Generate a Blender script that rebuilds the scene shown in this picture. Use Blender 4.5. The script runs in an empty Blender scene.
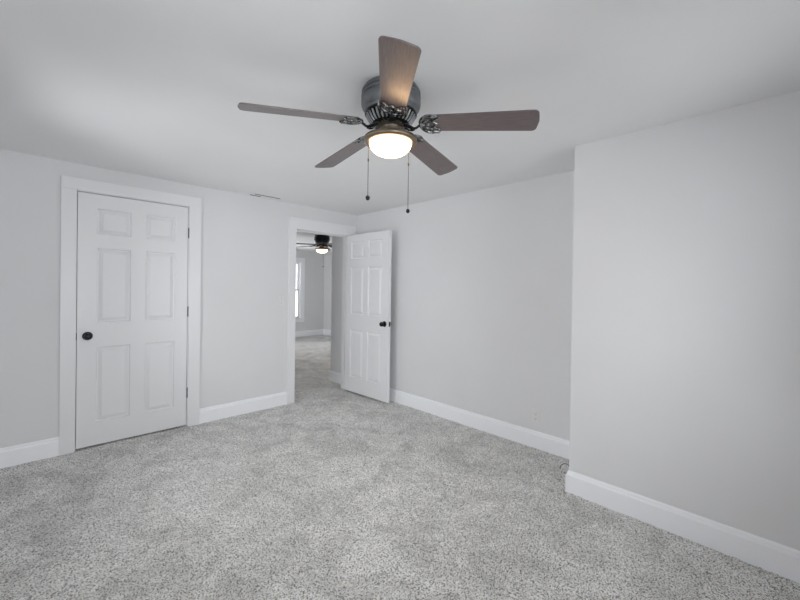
import bpy, bmesh, math, random
import numpy as np
from mathutils import Matrix, Vector

random.seed(7)
rng = np.random.default_rng(7)
scene = bpy.context.scene
COL = scene.collection
PI = math.pi

# ------------------------------------------------------------------ camera
F_PX = 370.706
YAW, PITCH, ROLL = 0.77865, -0.0075276, -0.0146728
cam_data = bpy.data.cameras.new('camera')
cam = bpy.data.objects.new('camera', cam_data)
COL.objects.link(cam)
scene.camera = cam
cam_data.sensor_fit = 'HORIZONTAL'
cam_data.sensor_width = 36.0
cam_data.lens = F_PX / 800 * 36.0
cam_data.shift_y = -8.846 / 800
cam_data.clip_start = 0.03
A_ = Matrix(((math.cos(YAW), -math.sin(YAW), 0), (math.sin(YAW), math.cos(YAW), 0), (0, 0, 1)))
B_ = Matrix(((1, 0, 0), (0, math.cos(PITCH), math.sin(PITCH)), (0, -math.sin(PITCH), math.cos(PITCH))))
C_ = Matrix(((math.cos(ROLL), 0, -math.sin(ROLL)), (0, 1, 0), (math.sin(ROLL), 0, math.cos(ROLL))))
R_ = C_ @ B_ @ A_                       # rows: right, forward, up
right, fwd, up = R_[0], R_[1], R_[2]
M_ = Matrix((right, up, -fwd)).transposed().to_4x4()
M_.translation = Vector((-2.9943, -3.8446, 1.3143))
cam.matrix_world = M_

# ------------------------------------------------------------------ world, window light, exposure
world = bpy.data.worlds.new('sky')
scene.world = world
world.use_nodes = True
wn = world.node_tree
bg = wn.nodes['Background']
bg.inputs['Color'].default_value = (0.93, 0.965, 1.0, 1)
bg.inputs['Strength'].default_value = 2.2

def window_light(name, loc, direction, w, h, power, color=(0.94, 0.968, 1.0)):
    d = bpy.data.lights.new(name, 'AREA')
    d.shape = 'RECTANGLE'; d.size = w; d.size_y = h
    d.energy = power; d.color = color
    o = bpy.data.objects.new(name, d)
    o.location = loc
    o.rotation_euler = Vector(direction).to_track_quat('-Z', 'Y').to_euler()
    COL.objects.link(o)
    return o

window_light('daylight_left_window', (-3.66, -1.25, 1.25), (1, 0, -.02), 0.85, 1.45, 21)
window_light('daylight_side_window', (-3.66, -2.9, 1.25), (1, 0, .05), 0.85, 1.45, 3)
window_light('fill_light_front_left', (-2.72, -4.68, 1.25), (0, 1, .1), 0.85, 1.45, 30)  # added fill light, lifts the left end of the back wall
window_light('daylight_front_right_window', (-1.25, -4.68, 1.25), (0, 1, .1), 0.85, 1.45, 13)
window_light('daylight_far_window', (1.535, 5.15, 1.25), (0, -1, 0), 0.8, 1.45, 30)
window_light('fill_light_far_side', (-1.85, 3.9, 1.25), (1, 0, 0), 0.85, 1.45, 36)  # added fill for the far room, set back so the hall end stays darker

scene.view_settings.view_transform = 'Standard'
scene.view_settings.look = 'None'
scene.view_settings.exposure = 0.05
scene.view_settings.gamma = 1.0
scene.view_settings.use_curve_mapping = False
try:
    scene.cycles.max_bounces = 14
    scene.cycles.diffuse_bounces = 10
    scene.cycles.use_denoising = True
    scene.cycles.caustics_reflective = False
    scene.cycles.caustics_refractive = False
except Exception:
    pass

# ------------------------------------------------------------------ materials
def principled(name, color, rough=0.5, metal=0.0, spec=0.5, coat=0.0):
    m = bpy.data.materials.new(name)
    m.use_nodes = True
    b = m.node_tree.nodes['Principled BSDF']
    b.inputs['Base Color'].default_value = (*color, 1)
    b.inputs['Roughness'].default_value = rough
    b.inputs['Metallic'].default_value = metal
    b.inputs['Specular IOR Level'].default_value = spec
    b.inputs['Coat Weight'].default_value = coat
    return m

def N(m, kind, **kw):
    n = m.node_tree.nodes.new(kind)
    for k, v in kw.items():
        if k in n.inputs: n.inputs[k].default_value = v
        else: setattr(n, k, v)
    return n

def add_bump(m, scale, strength, dist=0.002, detail=4, stretch=None):
    L = m.node_tree.links
    tc = N(m, 'ShaderNodeTexCoord')
    nz = N(m, 'ShaderNodeTexNoise', Scale=scale, Detail=detail)
    if stretch:
        mp = N(m, 'ShaderNodeMapping', Scale=stretch)
        L.new(tc.outputs['Object'], mp.inputs['Vector']); L.new(mp.outputs[0], nz.inputs['Vector'])
    else:
        L.new(tc.outputs['Object'], nz.inputs['Vector'])
    bp = N(m, 'ShaderNodeBump', Strength=strength, Distance=dist)
    L.new(nz.outputs['Fac'], bp.inputs['Height'])
    L.new(bp.outputs[0], m.node_tree.nodes['Principled BSDF'].inputs['Normal'])
    return nz

def tint(m, nz, c1, c2, lo=0.35, hi=0.65):
    L = m.node_tree.links
    r = N(m, 'ShaderNodeValToRGB')
    r.color_ramp.elements[0].position = lo; r.color_ramp.elements[0].color = (*c1, 1)
    r.color_ramp.elements[1].position = hi; r.color_ramp.elements[1].color = (*c2, 1)
    L.new(nz.outputs['Fac'], r.inputs['Fac'])
    L.new(r.outputs[0], m.node_tree.nodes['Principled BSDF'].inputs['Base Color'])

def wall_paint(name, c):
    m = principled(name, c, 0.65, spec=0.25)
    add_bump(m, 3.0, 0.35, 0.004, 6)
    nz = N(m, 'ShaderNodeTexNoise', Scale=1.3, Detail=3)
    tc = N(m, 'ShaderNodeTexCoord'); m.node_tree.links.new(tc.outputs['Object'], nz.inputs['Vector'])
    tint(m, nz, tuple(x * 0.985 for x in c), tuple(min(1, x * 1.015) for x in c))
    return m

M_WALL = wall_paint('wall_paint', (0.765, 0.768, 0.775))
M_CEIL = wall_paint('ceiling_paint', (0.84, 0.84, 0.842))
M_TRIM = principled('trim_gloss_white', (0.945, 0.955, 0.98), 0.3, spec=0.5)
add_bump(M_TRIM, 2.5, 0.15, 0.002, 3)
M_DOOR = principled('door_satin_white', (0.835, 0.837, 0.847), 0.36, spec=0.5)
add_bump(M_DOOR, 40, 0.12, 0.0008, 3, (4, 4, 0.25))
M_PLATE = principled('plastic_white', (0.79, 0.79, 0.79), 0.35)
add_bump(M_PLATE, 30, 0.05, 0.0005)
M_DARK = principled('dark_bronze', (0.018, 0.019, 0.022), 0.28, 0.6)
add_bump(M_DARK, 60, 0.08, 0.0005)
M_HINGE = principled('hinge_bronze', (0.17, 0.165, 0.155), 0.4, 0.8)
add_bump(M_HINGE, 60, 0.1, 0.0005)
M_SLOT = principled('slot_black', (0.01, 0.01, 0.01), 0.8)
add_bump(M_SLOT, 30, 0.05, 0.0005)
M_HOUSING = principled('fan_pewter', (0.13, 0.137, 0.145), 0.45, 0.55)
nz = add_bump(M_HOUSING, 30, 0.05, 0.0006)
tint(M_HOUSING, nz, (0.14, 0.148, 0.157), (0.18, 0.187, 0.196))
M_SCROLL = principled('fan_pewter_painted_glints', (0.22, 0.23, 0.23), 0.22, 0.9)
nz = add_bump(M_SCROLL, 70, 0.15, 0.001)
tint(M_SCROLL, nz, (0.05, 0.052, 0.052), (0.42, 0.43, 0.43), 0.42, 0.58)  # light and dark flecks painted in for highlights and shade on the scrolls
M_RIB = principled('fan_rib_pewter', (0.30, 0.31, 0.32), 0.35, 0.7)
add_bump(M_RIB, 50, 0.05, 0.0005)
M_ARM = principled('fan_dark_pewter', (0.04, 0.043, 0.043), 0.25, 0.8)
add_bump(M_ARM, 70, 0.1, 0.001)
M_RING = principled('light_ring_nickel', (0.20, 0.165, 0.125), 0.38, 0.85)
add_bump(M_RING, 50, 0.05, 0.0005)
M_WINE = principled('blade_walnut', (0.16, 0.125, 0.12), 0.42, spec=0.5, coat=0.5)
M_WINE.node_tree.nodes['Principled BSDF'].inputs['Coat Roughness'].default_value = 0.24
nz = add_bump(M_WINE, 14, 0.12, 0.0008, 6, (1.0, 14, 14))
tint(M_WINE, nz, (0.105, 0.080, 0.078), (0.15, 0.115, 0.112))
M_CORD = principled('grey_cord', (0.10, 0.10, 0.10), 0.5)
add_bump(M_CORD, 60, 0.1, 0.0005)

def emitter(name, c, s):
    m = bpy.data.materials.new(name); m.use_nodes = True
    b = m.node_tree.nodes['Principled BSDF']
    b.inputs['Base Color'].default_value = (0.85, 0.83, 0.78, 1)
    b.inputs['Roughness'].default_value = 0.25
    nz = N(m, 'ShaderNodeTexNoise', Scale=9.0, Detail=2.0)
    tc = N(m, 'ShaderNodeTexCoord'); m.node_tree.links.new(tc.outputs['Object'], nz.inputs['Vector'])
    r = N(m, 'ShaderNodeValToRGB')
    r.color_ramp.elements[0].color = (c[0], c[1] * .97, c[2] * .93, 1)
    r.color_ramp.elements[1].color = (*c, 1)
    m.node_tree.links.new(nz.outputs['Fac'], r.inputs['Fac'])
    m.node_tree.links.new(r.outputs[0], b.inputs['Emission Color'])
    sp = N(m, 'ShaderNodeSeparateXYZ'); m.node_tree.links.new(tc.outputs['Object'], sp.inputs[0])
    mr = N(m, 'ShaderNodeMapRange'); mr.inputs['From Min'].default_value = -.249; mr.inputs['From Max'].default_value = -.285
    mr.inputs['To Min'].default_value = s * .06; mr.inputs['To Max'].default_value = s
    m.node_tree.links.new(sp.outputs['Z'], mr.inputs['Value'])
    m.node_tree.links.new(mr.outputs[0], b.inputs['Emission Strength'])
    return m
M_BOWL = emitter('frosted_glass_lit', (1.0, 0.62, 0.32), 17.0)
M_BOWL_FAR = emitter('frosted_glass_lit_far', (1.0, 0.72, 0.42), 11.0)

M_GLASS = bpy.data.materials.new('window_glass'); M_GLASS.use_nodes = True
_t = M_GLASS.node_tree; _t.nodes.clear()
_o = _t.nodes.new('ShaderNodeOutputMaterial'); _m = _t.nodes.new('ShaderNodeMixShader')
_a = _t.nodes.new('ShaderNodeBsdfTransparent'); _g = _t.nodes.new('ShaderNodeBsdfGlossy'); _f = _t.nodes.new('ShaderNodeFresnel')
_g.inputs['Roughness'].default_value = 0.02; _f.inputs['IOR'].default_value = 1.45
_t.links.new(_f.outputs[0], _m.inputs[0]); _t.links.new(_a.outputs[0], _m.inputs[1]); _t.links.new(_g.outputs[0], _m.inputs[2])
_t.links.new(_m.outputs[0], _o.inputs[0])

# carpet: cut-pile, light grey with darker flecks and foot-scuffed patches
M_CARPET = principled('carpet', (0.4, 0.4, 0.4), 0.95, spec=0.1)
def _carpet(m):
    L = m.node_tree.links
    b = m.node_tree.nodes['Principled BSDF']
    tc = N(m, 'ShaderNodeTexCoord')
    fine = N(m, 'ShaderNodeTexNoise', Scale=145.0, Detail=2.0, Roughness=0.6)
    big = N(m, 'ShaderNodeTexNoise', Scale=3.8, Detail=8.0, Roughness=0.68, Distortion=0.8)
    for n in (fine, big): L.new(tc.outputs['Object'], n.inputs['Vector'])
    rf = N(m, 'ShaderNodeValToRGB')
    rf.color_ramp.elements[0].position = 0.36; rf.color_ramp.elements[0].color = (0.22, 0.219, 0.21, 1)
    rf.color_ramp.elements[1].position = 0.62; rf.color_ramp.elements[1].color = (1.0, 0.992, 0.968, 1)
    e = rf.color_ramp.elements.new(0.50); e.color = (0.86, 0.853, 0.83, 1)
    rb = N(m, 'ShaderNodeValToRGB')
    rb.color_ramp.elements[0].position = 0.36; rb.color_ramp.elements[0].color = (0.74, 0.74, 0.735, 1)
    rb.color_ramp.elements[1].position = 0.58; rb.color_ramp.elements[1].color = (1.0, 1.0, 1.0, 1)
    L.new(fine.outputs['Fac'], rf.inputs['Fac']); L.new(big.outputs['Fac'], rb.inputs['Fac'])
    mx = N(m, 'ShaderNodeMix', data_type='RGBA', blend_type='MULTIPLY')
    mx.inputs[0].default_value = 1.0
    L.new(rf.outputs[0], mx.inputs[6]); L.new(rb.outputs[0], mx.inputs[7])
    L.new(mx.outputs[2], b.inputs['Base Color'])
    bp = N(m, 'ShaderNodeBump', Strength=0.9, Distance=0.008)
    L.new(fine.outputs['Fac'], bp.inputs['Height']); L.new(bp.outputs[0], b.inputs['Normal'])
_carpet(M_CARPET)

# ------------------------------------------------------------------ helpers
def new_bm(): return bmesh.new()

def obj(name, bm, mat, parent=None, loc=None, smooth=False):
    me = bpy.data.meshes.new(name)
    bmesh.ops.recalc_face_normals(bm, faces=bm.faces[:])
    bm.to_mesh(me); bm.free()
    me.materials.append(mat)
    if smooth:
        for p in me.polygons: p.use_smooth = True
        try: me.set_sharp_from_angle(angle=math.radians(38))
        except Exception: pass
    o = bpy.data.objects.new(name, me)
    COL.objects.link(o)
    if parent: o.parent = parent
    if loc: o.location = loc
    return o

def tag(o, label=None, cat=None, group=None, kind=None):
    if label: o['label'] = label
    if cat: o['category'] = cat
    if group: o['group'] = group
    if kind: o['kind'] = kind
    return o

def empty(name, loc, rotz=0.0):
    o = bpy.data.objects.new(name, None)
    o.empty_display_size = 0.1
    o.location = loc; o.rotation_euler = (0, 0, rotz)
    COL.objects.link(o)
    return o

def box(bm, x0, x1, y0, y1, z0, z1, bevel=0.0, seg=2):
    t = bmesh.new()
    vs = [t.verts.new(p) for p in ((x0, y0, z0), (x1, y0, z0), (x1, y1, z0), (x0, y1, z0), (x0, y0, z1), (x1, y0, z1), (x1, y1, z1), (x0, y1, z1))]
    for f in ((0, 3, 2, 1), (4, 5, 6, 7), (0, 1, 5, 4), (1, 2, 6, 5), (2, 3, 7, 6), (3, 0, 4, 7)):
        t.faces.new([vs[i] for i in f])
    if bevel:
        bmesh.ops.bevel(t, geom=t.edges[:], offset=bevel, segments=seg, profile=0.6, affect='EDGES')
    merge(bm, t)

def merge(bm, t, mat=None):
    if mat is not None: bmesh.ops.transform(t, matrix=mat, verts=t.verts[:])
    me = bpy.data.meshes.new('tmp'); t.to_mesh(me); t.free()
    bm.from_mesh(me); bpy.data.meshes.remove(me)

def lathe(bm, prof, seg=48, mat=None, cap=True):
    t = bmesh.new(); rings = []
    for r, z in prof:
        if r < 1e-5: rings.append([t.verts.new((0, 0, z))])
        else: rings.append([t.verts.new((r * math.cos(2 * PI * i / seg), r * math.sin(2 * PI * i / seg), z)) for i in range(seg)])
    for a, b in zip(rings, rings[1:]):
        for i in range(seg):
            j = (i + 1) % seg
            if len(a) == 1 and len(b) == 1: continue
            if len(a) == 1: t.faces.new((a[0], b[i], b[j]))
            elif len(b) == 1: t.faces.new((a[i], a[j], b[0]))
            else: t.faces.new((a[i], a[j], b[j], b[i]))
    if cap:
        if len(rings[0]) > 1: t.faces.new(rings[0])
        if len(rings[-1]) > 1: t.faces.new(rings[-1])
    merge(bm, t, mat)

def tube(bm, pts, rad, seg=10, mat=None, flat=1.0):
    """sweep a circle (flattened in its second axis) along points; rad number or list"""
    pts = [Vector(p) for p in pts]; n = len(pts)
    rads = rad if isinstance(rad, (list, tuple)) else [rad] * n
    t = bmesh.new(); rings = []; ref = None
    for i, p in enumerate(pts):
        d = (pts[min(i + 1, n - 1)] - pts[max(i - 1, 0)]).normalized()
        if ref is None:
            ref = Vector((0, 0, 1)) if abs(d.z) < 0.9 else Vector((1, 0, 0))
        u = d.cross(ref).normalized(); w = u.cross(d).normalized(); ref = w
        rings.append([t.verts.new(p + (u * math.cos(2 * PI * k / seg) + w * flat * math.sin(2 * PI * k / seg)) * rads[i]) for k in range(seg)])
    for a, b in zip(rings, rings[1:]):
        for k in range(seg):
            t.faces.new((a[k], a[(k + 1) % seg], b[(k + 1) % seg], b[k]))
    t.faces.new(rings[0]); t.faces.new(rings[-1])
    merge(bm, t, mat)

def prism(bm, outline, z0, z1, mat=None, bevel=0.0):
    """closed polygon outline in xy extruded in z"""
    t = bmesh.new()
    a = [t.verts.new((x, y, z0)) for x, y in outline]; b = [t.verts.new((x, y, z1)) for x, y in outline]
    t.faces.new(a); t.faces.new(b)
    for i in range(len(a)): t.faces.new((a[i], a[(i + 1) % len(a)], b[(i + 1) % len(b)], b[i]))
    bmesh.ops.recalc_face_normals(t, faces=t.faces[:])
    if bevel:
        es = [e for e in t.edges if abs(e.verts[0].co.z - e.verts[1].co.z) < 1e-6]
        bmesh.ops.bevel(t, geom=es, offset=bevel, segments=2, profile=0.6, affect='EDGES')
    merge(bm, t, mat)

def struct(name, bm, mat, label=None, cat=None, smooth=False):
    o = obj(name, bm, mat, smooth=smooth)
    return tag(o, label, cat, kind='structure')

# ------------------------------------------------------------------ the setting
H = 2.255
XL, YF = -3.42, -4.42              # room's left wall face and front wall face
CHX, CHY = -0.489, -2.910          # projecting wall
FX0, FX1, FY0, FY1 = -1.62, 2.66, 0.573, 4.86   # the far room

# floor: carpet with gently uneven pile
def carpet(name, x0, x1, y0, y1, step, amp):
    nx, ny = int((x1 - x0) / step) + 1, int((y1 - y0) / step) + 1
    X, Y = np.meshgrid(np.linspace(x0, x1, nx), np.linspace(y0, y1, ny))
    Z = rng.normal(0, 1, X.shape)
    Z = (Z + np.roll(Z, 1, 0) + np.roll(Z, 1, 1)) / 1.73
    Z = amp * (np.clip(Z, -2, 1.2) - 1.2)
    me = bpy.data.meshes.new(name)
    idx = np.arange(nx * ny).reshape(ny, nx)
    q = np.stack([idx[:-1, :-1], idx[:-1, 1:], idx[1:, 1:], idx[1:, :-1]], -1).reshape(-1, 4)
    me.vertices.add(nx * ny); me.vertices.foreach_set('co', np.stack([X, Y, Z], -1).reshape(-1).astype('f4'))
    me.loops.add(q.size); me.loops.foreach_set('vertex_index', q.reshape(-1).astype('i4'))
    me.polygons.add(len(q)); me.polygons.foreach_set('loop_start', np.arange(0, q.size, 4, dtype='i4'))
    me.update(calc_edges=True); me.validate()
    me.polygons.foreach_set('use_smooth', np.ones(len(q), dtype=bool))
    me.materials.append(M_CARPET)
    o = bpy.data.objects.new(name, me); COL.objects.link(o)
    return tag(o, kind='structure')
carpet('floor', XL - .02, 0.02, YF - .02, 0.10, 0.0095, 0.0026)
carpet('floor_far', -3.0, FX1 + .02, 0.03, FY1 + .02, 0.03, 0.0026)

# ceiling slab over everything
bm = new_bm()
box(bm, XL - .3, FX1 + .2, YF - .3, FY1 + .35, H, H + .15)
struct('ceiling', bm, M_CEIL)

def wall_boxes(name, boxes):
    bm = new_bm()
    for b in boxes: box(bm, *b)
    return struct(name, bm, M_WALL)

D1L, D1R, D1T = -2.782, -1.954, 2.062     # rough opening, closet door
D2L, D2R, D2T = -0.897, -0.112, 1.992     # rough opening, doorway
WT = 0.12
wall_boxes('wall_back', [
    (XL - .15, D1L, 0, WT, -.05, H), (D1L, D1R, 0, WT, D1T, H), (D1R, D2L, 0, WT, -.05, H),
    (D2L, D2R, 0, WT, D2T, H), (D2R, 0.0, 0, WT, -.05, H)])
wall_boxes('wall_right', [(0, .12, YF - .15, WT, -.05, H)])
wall_boxes('wall_projecting', [(CHX, 0, YF, CHY, -.05, H)])
WZ0, WZ1 = 0.50, 1.97
def wall_with_windows_x(name, x0, x1, y0, y1, wins):
    bs = []; y = y0
    for a, b in wins:
        bs += [(x0, x1, y, a, -.05, H), (x0, x1, a, b, -.05, WZ0), (x0, x1, a, b, WZ1, H)]; y = b
    bs.append((x0, x1, y, y1, -.05, H))
    return wall_boxes(name, bs)
def wall_with_windows_y(name, y0, y1, x0, x1, wins):
    bs = []; x = x0
    for a, b in wins:
        bs += [(x, a, y0, y1, -.05, H), (a, b, y0, y1, -.05, WZ0), (a, b, y0, y1, WZ1, H)]; x = b
    bs.append((x, x1, y0, y1, -.05, H))
    return wall_boxes(name, bs)
wall_with_windows_x('wall_left', XL - .15, XL, YF, 0, [(-3.325, -2.475), (-1.675, -.825)])
wall_with_windows_y('wall_front', YF - .15, YF, XL - .15, 0, [(-3.145, -2.295), (-1.675, -.825)])
wall_boxes('wall_hall', [(0, FX1 + .12, WT, FY0, -.05, H)])
wall_with_windows_y('wall_far', FY1, FY1 + .15, FX0 - .12, FX1 + .12, [(1.11, 1.96)])
wall_boxes('wall_far_right', [(FX1, FX1 + .12, FY0, FY1, -.05, H)])
wall_with_windows_x('wall_far_left', FX0 - .12, FX0, WT, FY1, [(3.475, 4.325)])
# closet behind the closed door
wall_boxes('wall_closet', [(-3.0, -2.9, WT, .8, -.05, H), (-2.9, FX0 - .12, .7, .8, -.05, H)])

# baseboards: a flat board with a stepped, rounded cap
BPROF = [(0, 0), (.016, 0), (.016, .112), (.0145, .118), (.010, .121), (.0095, .130), (.006, .138), (0, .142)]
def baseboard(name, runs, label=None):
    """runs: list of (start, end, outward normal, z0)"""
    bm = new_bm()
    for (ax, ay), (bx_, by_), (nx, ny), z0, *mit in runs:
        mit = tuple(mit)
        t = bmesh.new()
        L_ = math.hypot(bx_ - ax, by_ - ay); ux, uy = (bx_ - ax) / L_, (by_ - ay) / L_
        ma, mb = (mit + (0, 0))[:2] if mit else (0, 0)          # mitre: 1 = outer corner
        ra = [t.verts.new((ax + nx * d - ux * d * ma, ay + ny * d - uy * d * ma, z0 - .004 + h)) for d, h in BPROF]
        rb = [t.verts.new((bx_ + nx * d + ux * d * mb, by_ + ny * d + uy * d * mb, z0 - .004 + h)) for d, h in BPROF]
        t.faces.new(ra); t.faces.new(rb)
        for i in range(len(ra)):
            j = (i + 1) % len(ra); t.faces.new((ra[i], ra[j], rb[j], rb[i]))
        bmesh.ops.recalc_face_normals(t, faces=t.faces[:])
        merge(bm, t)
    return struct(name, bm, M_TRIM)
baseboard('baseboard_back', [((XL, 0), (-2.853, 0), (0, -1), 0), ((-1.871, 0), (-.970, 0), (0, -1), 0)])
baseboard('baseboard_right', [((0, -.02), (0, CHY), (-1, 0), 0)])
baseboard('baseboard_projecting', [((CHX, CHY), (CHX, YF), (-1, 0), 0, 1, 0), ((CHX, CHY), (-.016, CHY), (0, 1), 0, 1, 0)])
baseboard('baseboard_left', [((XL, YF), (XL, 0), (1, 0), 0)])
baseboard('baseboard_front', [((XL, YF), (CHX, YF), (0, 1), 0)])
baseboard('baseboard_hall', [((0, WT), (0, FY0), (-1, 0), 0, 0, 1), ((0, FY0), (FX1, FY0), (0, 1), 0, 1, 0)])
baseboard('baseboard_far', [((FX0, FY1), (FX1, FY1), (0, -1), .028)])
baseboard('baseboard_far_right', [((FX1, FY0), (FX1, FY1), (-1, 0), .028)])
baseboard('baseboard_far_left', [((FX0, WT), (FX0, FY1), (1, 0), 0)])

# door casings and jambs
def casing(name, xl, xr, ztop, wl, wr, topz, label):
    """xl/xr/ztop: finished opening; wl/wr: casing widths; topz: top of head casing"""
    bm = new_bm(); P = -.019
    rv = .005
    box(bm, xl - wl, xl - rv, P, 0, -.004, ztop + rv, .0025)
    box(bm, xr + rv, xr + wr, P, 0, -.004, ztop + rv, .0025)
    box(bm, xl - wl, xr + wr, P - .001, 0, ztop + rv, topz, .0025)
    # jambs through the wall
    box(bm, xl - .022, xl, -.001, WT + .001, -.004, ztop, .001)
    box(bm, xr, xr + .022, -.001, WT + .001, -.004, ztop, .001)
    box(bm, xl - .022, xr + .022, -.001, WT + .001, ztop, ztop + .022, .001)
    # door stop
    box(bm, xl, xl + .012, .045, .075, -.004, ztop, .001)
    box(bm, xr - .012, xr, .045, .075, -.004, ztop, .001)
    box(bm, xl + .012, xr - .012, .045, .075, ztop - .012, ztop, .001)
    # casing on the other side
    box(bm, xl - wl, xl - rv, WT, WT + .018, -.004, ztop + rv, .0025)
    if xr < -1: box(bm, xr + rv, xr + wr, WT, WT + .018, -.004, ztop + rv, .0025)
    else: box(bm, xr + rv, -.017, WT, WT + .018, -.004, ztop + rv, .0025)
    box(bm, xl - wl, min(xr + wr, -.017), WT, WT + .018, ztop + rv, topz, .0025)
    o = obj(name, bm, M_DOOR)
    return tag(o, label, 'door casing', kind='structure')
casing('trim_1', -2.760, -1.976, 2.041, .094, .104, 2.138, 'white flat wooden casing around the closed closet door')
casing('trim_2', -0.8755, -0.134, 1.971, .093, .097, 2.100, 'white flat wooden casing around the open doorway')

# six-panel door leaf: x 0..w from the lock side, y 0 front .. t back, z 0..h
def leaf_mesh(w, h, t, rows, cols):
    bm = new_bm()
    xs = sorted({0, w, *[c for p in cols for c in p]}); zs = sorted({0, h, *[c for p in rows for c in p]})
    def face(y, sgn):
        grid = [[bm.verts.new((x, y, z)) for x in xs] for z in zs]
        for i in range(len(zs) - 1):
            for j in range(len(xs) - 1):
                q = [grid[i][j], grid[i][j + 1], grid[i + 1][j + 1], grid[i + 1][j]]
                if (zs[i], zs[i + 1]) in rows and (xs[j], xs[j + 1]) in cols:
                    prev = q
                    for ins, dep in ((.002, .008), (.006, .0145), (.012, .0150), (.036, .0030), (.040, .0020)):
                        x0, x1, z0, z1 = xs[j] + ins, xs[j + 1] - ins, zs[i] + ins, zs[i + 1] - ins
                        cur = [bm.verts.new((a, y + sgn * dep, b)) for a, b in ((x0, z0), (x1, z0), (x1, z1), (x0, z1))]
                        for k in range(4): bm.faces.new((prev[k], prev[(k + 1) % 4], cur[(k + 1) % 4], cur[k]))
                        prev = cur
                    bm.faces.new(prev)
                else: bm.faces.new(q)
        per = [grid[0][j] for j in range(len(xs))] + [grid[i][-1] for i in range(1, len(zs))]
        per += [grid[-1][j] for j in range(len(xs) - 2, -1, -1)] + [grid[i][0] for i in range(len(zs) - 2, 0, -1)]
        return per
    a = face(0, 1); b = face(t, -1)
    for i in range(len(a)): bm.faces.new((a[i], a[(i + 1) % len(a)], b[(i + 1) % len(b)], b[i]))
    return bm

KNOB = [(0, -.066), (.012, -.0655), (.020, -.062), (.0255, -.055), (.027, -.047), (.025, -.039), (.019, -.033), (.0125, -.029),
        (.0115, -.022), (.0115, -.012), (.016, -.010), (.028, -.008), (.0325, -.005), (.0335, 0)]
RX = Matrix.Rotation(-PI / 2, 4, 'X')          # z -> y
def knob(parent, x, y, z, sgn):
    """knob standing out toward -y (sgn 1) or +y (sgn -1) from the leaf face at y"""
    bm = new_bm()
    lathe(bm, [(r, zz) for r, zz in KNOB[:10]], 36, RX)
    k = obj('door_knob', bm, M_DARK, parent, smooth=True)
    bm = new_bm(); lathe(bm, [(.0115, -.0105)] + KNOB[10:], 36, RX)
    r = obj('rosette', bm, M_DARK, k, smooth=True)
    k.location = (x, y, z)
    if sgn < 0: k.rotation_euler = (0, 0, PI)
    return k
def hinge(parent, x, y, z, hz=.088):
    bm = new_bm()
    for i in range(5):
        lathe(bm, [(.0062, z - hz / 2 + i * hz / 5 + .0006), (.0066, z - hz / 2 + i * hz / 5 + .002), (.0066, z - hz / 2 + (i + 1) * hz / 5 - .002), (.0062, z - hz / 2 + (i + 1) * hz / 5 - .0006)], 16, Matrix.Translation((x, y, 0)))
    lathe(bm, [(0, z - hz / 2 - .006), (.0045, z - hz / 2 - .003), (.0045, z + hz / 2 + .003), (0, z + hz / 2 + .006)], 12, Matrix.Translation((x, y, 0)))
    return obj('hinge', bm, M_HINGE, parent, smooth=True)

ROWS1 = [(.186, .793), (.991, 1.591), (1.703, 1.910)]
COLS1 = [(.119, .344), (.447, .673)]
d1 = tag(empty('door_1', (-2.7565, 0.002, 0.0)), 'closed white six-panel closet door with dark knob at left', 'door', kind='structure')
lf = obj('door_leaf', leaf_mesh(.7745, 2.0235, .035, ROWS1, COLS1), M_DOOR, d1); lf.location = (.0015, 0, .012)
knob(d1, .066, 0, .898, 1)
for z in (1.800, 1.070, .312): hinge(d1, .7835, -.0045, z)
bm = new_bm(); box(bm, -.0035, -.0005, -.004, .028, .872, .928, .0008)
obj('strike_plate', bm, M_DARK, d1)

# the doorway's door, swung open against the right wall
ROWS2 = [(.180, .770), (.965, 1.545), (1.655, 1.860)]
COLS2 = [(.098, .333), (.417, .652)]
d2 = tag(empty('door_2', (-0.1415, -0.006, 0.0), math.radians(-90 + 2.0)), 'open white six-panel door standing ajar against the right wall', 'door', kind='structure')
# local x runs from the hinge into the room; front face toward the camera side is y = -.038 .. rotated
lf = obj('door_leaf', leaf_mesh(.772, 1.951, .035, ROWS2, COLS2), M_DOOR, d2); lf.location = (.004, -.036, .020)
knob(d2, .712, -.036, .905, 1)
knob(d2, .712, -.001, .905, -1)
bm = new_bm(); box(bm, .7755, .7775, -.030, -.007, .878, .934, .0006)
obj('latch_plate', bm, M_DARK, d2)
for z in (1.77, 1.06, .29): hinge(d2, -.001, .0045, z)

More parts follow.
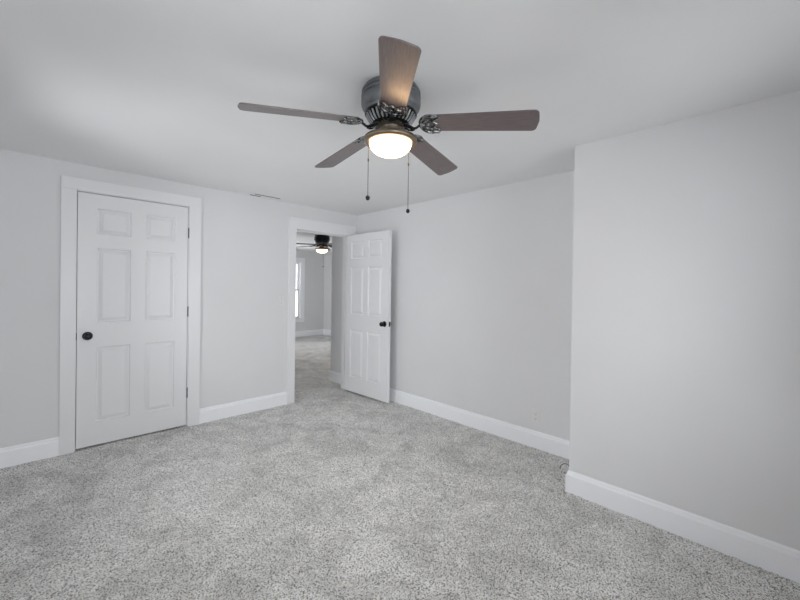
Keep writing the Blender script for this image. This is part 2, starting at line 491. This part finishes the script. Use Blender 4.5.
# ------------------------------------------------------------------ windows
def window(name, w, h, label):
    """double-hung window; local x along the wall, y from room (0) to outside (+), z from the stool"""
    root = tag(empty(name, (0, 0, 0)), label, 'window', kind='structure')
    c = .10
    bm = new_bm()
    box(bm, -w / 2 - c, -w / 2 + .004, -.018, 0, 0, h, .003); box(bm, w / 2 - .004, w / 2 + c, -.018, 0, 0, h, .003)
    box(bm, -w / 2 - c, w / 2 + c, -.018, 0, h, h + c, .003)
    box(bm, -w / 2, -w / 2 + .02, 0, .15, 0, h); box(bm, w / 2 - .02, w / 2, 0, .15, 0, h); box(bm, -w / 2 + .02, w / 2 - .02, 0, .15, h - .02, h)
    obj('casing', bm, M_TRIM, root)
    bm = new_bm()
    box(bm, -w / 2 - c - .02, w / 2 + c + .02, -.05, .15, -.025, 0, .004)
    s = obj('window_sill', bm, M_TRIM, root)
    bm = new_bm(); box(bm, -w / 2 - c, w / 2 + c, -.017, 0, -.10, -.025, .003); obj('apron', bm, M_TRIM, root)
    a, b = -w / 2 + .02, w / 2 - .02
    for z0, z1, y in ((0, h / 2 + .02, .045), (h / 2 - .02, h - .02, .085)):
        bm = new_bm(); k = .045
        box(bm, a, a + k, y, y + .035, z0, z1, .002); box(bm, b - k, b, y, y + .035, z0, z1, .002)
        box(bm, a + k, b - k, y, y + .035, z0, z0 + k, .002); box(bm, a + k, b - k, y, y + .035, z1 - k, z1, .002)
        f = obj('sash', bm, M_TRIM, root)
        bm = new_bm(); box(bm, a + k, b - k, y + .015, y + .019, z0 + k, z1 - k)
        obj('pane', bm, M_GLASS, f)
    return root
def place(o, loc, rz): o.location = loc; o.rotation_euler = (0, 0, rz)
wh = WZ1 - WZ0
place(window('window_1', .85, wh, 'tall white double-hung window in the far room, seen through the doorway'), (1.535, FY1, WZ0), 0)
place(window('window_2', .85, wh, 'white double-hung window in the left wall nearest the closet door'), (XL, -1.25, WZ0), PI / 2)
place(window('window_3', .85, wh, 'white double-hung window in the left wall beside the camera'), (XL, -2.9, WZ0), PI / 2)
place(window('added_window_4', .85, wh, 'unseen white double-hung window added in the front wall to light the back wall'), (-2.72, YF, WZ0), PI)  # unseen window, added as a source for the back wall's left end
place(window('window_6', .85, wh, 'white double-hung window in the front wall nearest the projecting wall'), (-1.25, YF, WZ0), PI)
place(window('added_window_5', .85, wh, 'unseen white double-hung window added in the left wall of the far room for light'), (FX0, 3.9, WZ0), PI / 2)  # unseen window, added and placed to brighten the far room

# ------------------------------------------------------------------ ceiling fan
BLADE_Z, FAN_R = 2.055, .668
def blade_outline():
    pts = []
    # root r=.165, tip r=FAN_R; half width grows outward, rounded root and corners
    x0, x1 = .190, FAN_R
    for a in range(0, 181, 15):                      # rounded root, from +y to -y through -x
        th = math.radians(90 + a)
        pts.append((x0 + .040 * math.cos(th), .054 * math.sin(th)))
    def corner(cx, cy, r, a0, a1):
        return [(cx + r * math.cos(math.radians(a0 + (a1 - a0) * k / 6)), cy + r * math.sin(math.radians(a0 + (a1 - a0) * k / 6))) for k in range(7)]
    hw = .067
    pts += corner(x1 - .030, -hw + .022, .022, -90, -12)
    pts += [(x1 - .004, -.02), (x1 - .002, .0), (x1 - .004, .02)]
    pts += corner(x1 - .030, hw - .022, .022, 12, 90)
    return pts

def make_fan(bowl_mat, light_power):
    root = empty('ceiling_fan', (0, 0, H))
    # housing (z relative to the ceiling)
    bm = new_bm()
    lathe(bm, [(.122, 0), (.127, -.003), (.127, -.012), (.130, -.015), (.137, -.018), (.139, -.022), (.139, -.027), (.134, -.030), (.134, -.034),
               (.139, -.037), (.1405, -.041), (.1405, -.046), (.136, -.049), (.136, -.052), (.140, -.056), (.1405, -.064), (.1395, -.082), (.135, -.094),
               (.127, -.103), (.1225, -.108), (.1215, -.118)], 64)
    obj('motor_housing', bm, M_HOUSING, root, smooth=True)
    # ribbed lower collar with vent flutes
    bm = new_bm()
    lathe(bm, [(.1215, -.117), (.1235, -.119), (.1235, -.124), (.119, -.127), (.112, -.130), (.096, -.158), (.085, -.168), (.060, -.170)], 64)
    col = obj('vent_collar', bm, M_ARM, root, smooth=True)
    bm = new_bm()
    for i in range(30):
        a = 2 * PI * i / 30
        t = bmesh.new()
        tube(t, [(.1155, 0, -.129), (.108, 0, -.141), (.0985, 0, -.157), (.088, 0, -.167)], [.0042, .0046, .0046, .0035], 8)
        merge(bm, t, Matrix.Rotation(a, 4, 'Z'))
    obj('collar_rib', bm, M_RIB, col, smooth=True)
    # hub / switch cup below
    bm = new_bm()
    lathe(bm, [(.062, -.168), (.066, -.173), (.066, -.180), (.050, -.184), (.048, -.190), (.048, -.212), (.052, -.216), (.058, -.220), (.058, -.228)], 48)
    obj('switch_cup', bm, M_RING, root, smooth=True)
    # light ring + bowl
    bm = new_bm()
    lathe(bm, [(.040, -.222), (.080, -.224), (.112, -.229), (.124, -.234), (.127, -.240), (.127, -.247), (.122, -.254), (.112, -.257), (.106, -.255), (.104, -.248), (.07, -.243), (.03, -.243)], 64)
    obj('light_ring', bm, M_RING, root, smooth=True)
    bm = new_bm()
    prof = [(.1000, -.249)]
    for k in range(0, 13):
        th = math.radians(90 * k / 12)
        prof.append((.1005 * math.cos(th) ** .85 if k < 12 else 0, -.253 - .061 * math.sin(th)))
    lathe(bm, prof, 56, cap=False)
    obj('glass_bowl', bm, bowl_mat, root, smooth=True)
    # blades with scrolled irons
    out = blade_outline()
    DROOP = math.radians(4.0)
    for k in range(5):
        a = 2.1176 + PI + k * 2 * PI / 5
        base = Matrix.Rotation(a, 4, 'Z') @ Matrix.Translation((0, 0, BLADE_Z - H + .034)) @ Matrix.Rotation(DROOP, 4, 'Y') @ Matrix.Rotation(math.radians(-13), 4, 'X')
        bm = new_bm(); prism(bm, out, 0, .006, bevel=.0015)
        b = obj('blade', bm, M_WINE, root); b.matrix_local = base
        # blade iron: an openwork scroll plate under the blade root and a curved neck up to the motor
        bm = new_bm()
        Z = -.004
        def sc(pts, r=.0042): tube(bm, [(x, y, Z) for x, y in pts], r, 8, flat=.8)
        rim = [(.190 + .046 * math.cos(math.radians(t)), .058 * math.sin(math.radians(t))) for t in range(72, 289, 12)]
        rim = [(.226, .055)] + rim + [(.226, -.055)]
        sc(rim, .0078)
        for s in (1, -1):
            sc([(.222, .056 * s), (.232, .047 * s), (.226, .036 * s), (.212, .030 * s), (.204, .018 * s), (.212, .008 * s), (.222, .000 * s)], .0052)
            sc([(.152, .010 * s), (.168, .018 * s), (.182, .032 * s), (.196, .034 * s), (.198, .024 * s)], .0052)
        sc([(.148, 0), (.170, 0), (.190, 0)], .0075)
        for (x, y) in ((.196, .024), (.196, -.024), (.218, 0)):
            lathe(bm, [(0, Z - .006), (.005, Z - .005), (.006, Z - .001), (.006, 0)], 12, Matrix.Translation((x, y, 0)))
        iron = obj('blade_iron', bm, M_SCROLL, root, smooth=True); iron.matrix_local = base
        bm = new_bm()
        neck = []
        for r, z in ((.052, -.1745), (.072, -.178), (.088, -.186), (.104, -.194), (.122, -.194), (.138, -.184), (.150, -.172), (.166, -.166)):
            neck.append((r, 0, z))
        tube(bm, neck, [.011, .0105, .0095, .009, .009, .0095, .011, .012], 10, flat=.55)
        for s in (1, -1):
            tube(bm, [(.062, .030 * s, -.176), (.080, .036 * s, -.184), (.098, .026 * s, -.192), (.112, .010 * s, -.196)], .0045, 8)
        nk = obj('neck', bm, M_ARM, iron, smooth=True)
        nk.matrix_local = base.inverted() @ Matrix.Rotation(a, 4, 'Z')
    # pull chains
    rt = Vector((.712, -.702, 0)); dp = Vector((.702, .712, 0))
    for off, z1, ball in ((rt * -.104 + dp * .0, -.512, .0105), (rt * .088 + dp * .055, -.560, .0095)):
        bm = new_bm()
        tube(bm, [(off.x, off.y, -.250), (off.x, off.y, z1)], .0013, 6)
        z = -.262
        while z > z1 + .004:
            lathe(bm, [(0, z + .0017), (.0020, z), (0, z - .0017)], 6, Matrix.Translation((off.x, off.y, 0))); z -= .0065
        lathe(bm, [(0, -.325), (.0032, -.329), (.0032, -.341), (0, -.345)], 8, Matrix.Translation((off.x, off.y, 0)))
        ch = obj('pull_chain', bm, M_ARM, root)
        bm = new_bm()
        lathe(bm, [(0, z1 + .012)] + [(ball * math.sin(math.radians(t)), z1 - .002 + ball * 1.15 * math.cos(math.radians(t))) for t in range(20, 180, 20)] + [(0, z1 - .002 - ball * 1.15)], 20, Matrix.Translation((off.x, off.y, 0)))
        obj('pull_knob', bm, M_DARK, ch, smooth=True)
    return root

def copy_tree(o, parent=None):
    c = o.copy(); COL.objects.link(c)
    if parent: c.parent = parent; c.matrix_parent_inverse = o.matrix_parent_inverse.copy()
    for ch in list(o.children): copy_tree(ch, c)
    return c
fan = make_fan(M_BOWL, 30)
fan2 = copy_tree(fan)
fan.location = (-1.797, -2.552, H)
tag(fan, 'large dark five-blade ceiling fan with lit bowl light hanging in the foreground', 'ceiling fan')
fan2.location = (.75, 2.00, H)
fan2.rotation_euler = (0, 0, math.radians(34))
for c in fan2.children:
    if c.name.startswith('motor_housing'):
        c.data = c.data.copy(); c.data.materials[0] = M_DARK  # darker material stands in for the dim light on the far housing
chains = [c for c in fan2.children if c.name.startswith('pull_chain')]
for g in list(chains[0].children): bpy.data.objects.remove(g)
bpy.data.objects.remove(chains[0])
chains[1].location = (-.045, .02, 0)
tag(fan2, 'small distant ceiling fan with lit bowl, seen through the doorway in the far room', 'ceiling fan')

# ------------------------------------------------------------------ ceiling register
reg = tag(empty('air_vent', (-1.275, -.082, H)), 'white ceiling register with dark slots near the wall between the two doors', 'air vent')
bm = new_bm()
W2, D2_ = .17, .075
for b in ((-W2, W2, -D2_, -D2_ + .014), (-W2, W2, D2_ - .014, D2_), (-W2, -W2 + .02, -D2_ + .014, D2_ - .014), (W2 - .02, W2, -D2_ + .014, D2_ - .014)):
    box(bm, b[0], b[1], b[2], b[3], -.0035, 0, .001)
obj('frame', bm, M_PLATE, reg)
bm = new_bm(); box(bm, -W2 + .02, W2 - .02, -D2_ + .014, D2_ - .014, -.0008, 0)
obj('backing', bm, M_SLOT, reg)
for y0, y1, x0, x1 in ((-.061, -.036, -.150, .150), (-.036, -.008, -.150, -.125), (-.008, .028, -.150, .150), (.028, .061, -.035, .150)):
    bm = new_bm(); box(bm, x0, x1, y0, y1, -.0028, -.0008, .0006)
    obj('slat', bm, M_PLATE, reg)

# ------------------------------------------------------------------ switch and outlet
sw = tag(empty('light_switch', (-1.048, 0, 1.160)), 'white toggle light switch on the wall left of the open doorway', 'light switch')
bm = new_bm(); box(bm, -.035, .035, -.006, 0, -.057, .057, .0025); obj('cover_plate', bm, M_PLATE, sw)
bm = new_bm(); box(bm, -.005, .005, -.018, -.006, -.004, .014, .002); obj('toggle', bm, M_PLATE, sw)
for z in (-.030, .030):
    bm = new_bm(); lathe(bm, [(0, .0012), (.0028, .0008), (.003, 0)], 12, Matrix.Translation((0, -.006, z)) @ Matrix.Rotation(PI / 2, 4, 'X')); obj('screw', bm, M_HINGE, sw)

ol = tag(empty('power_outlet', (0, -2.452, .262)), 'white duplex power outlet low on the right wall near the projecting wall', 'power outlet')
bm = new_bm(); box(bm, -.007, 0, -.035, .035, -.057, .057, .0025); obj('cover_plate', bm, M_PLATE, ol)
for z in (-.020, .020):
    bm = new_bm(); box(bm, -.009, -.006, -.0165, .0165, z - .014, z + .014, .001); r = obj('receptacle', bm, M_PLATE, ol)
    bm = new_bm()
    box(bm, -.0094, -.0088, -.0075, -.0055, z - .002, z + .007); box(bm, -.0094, -.0088, .0055, .0075, z - .002, z + .006); box(bm, -.0094, -.0088, -.002, .002, z - .010, z - .006)
    obj('slot', bm, M_SLOT, r)

# ------------------------------------------------------------------ small loop of cord beside the projecting wall's corner
bm = new_bm()
pts = []
for k in range(20):
    a = math.radians(-120 + k * 16.5)
    rr = .028 + .0004 * k
    pts.append((.712 * rr * math.cos(a) + .0008 * k, -.702 * rr * math.cos(a) + .0008 * k, .031 + rr * math.sin(a)))
tube(bm, pts, .0032, 8)
cd = obj('cord', bm, M_CORD, smooth=True)
cd.location = (-.262, -2.805, -.001)
tag(cd, 'thin grey loop of cord on the carpet at the projecting wall corner', 'cord')
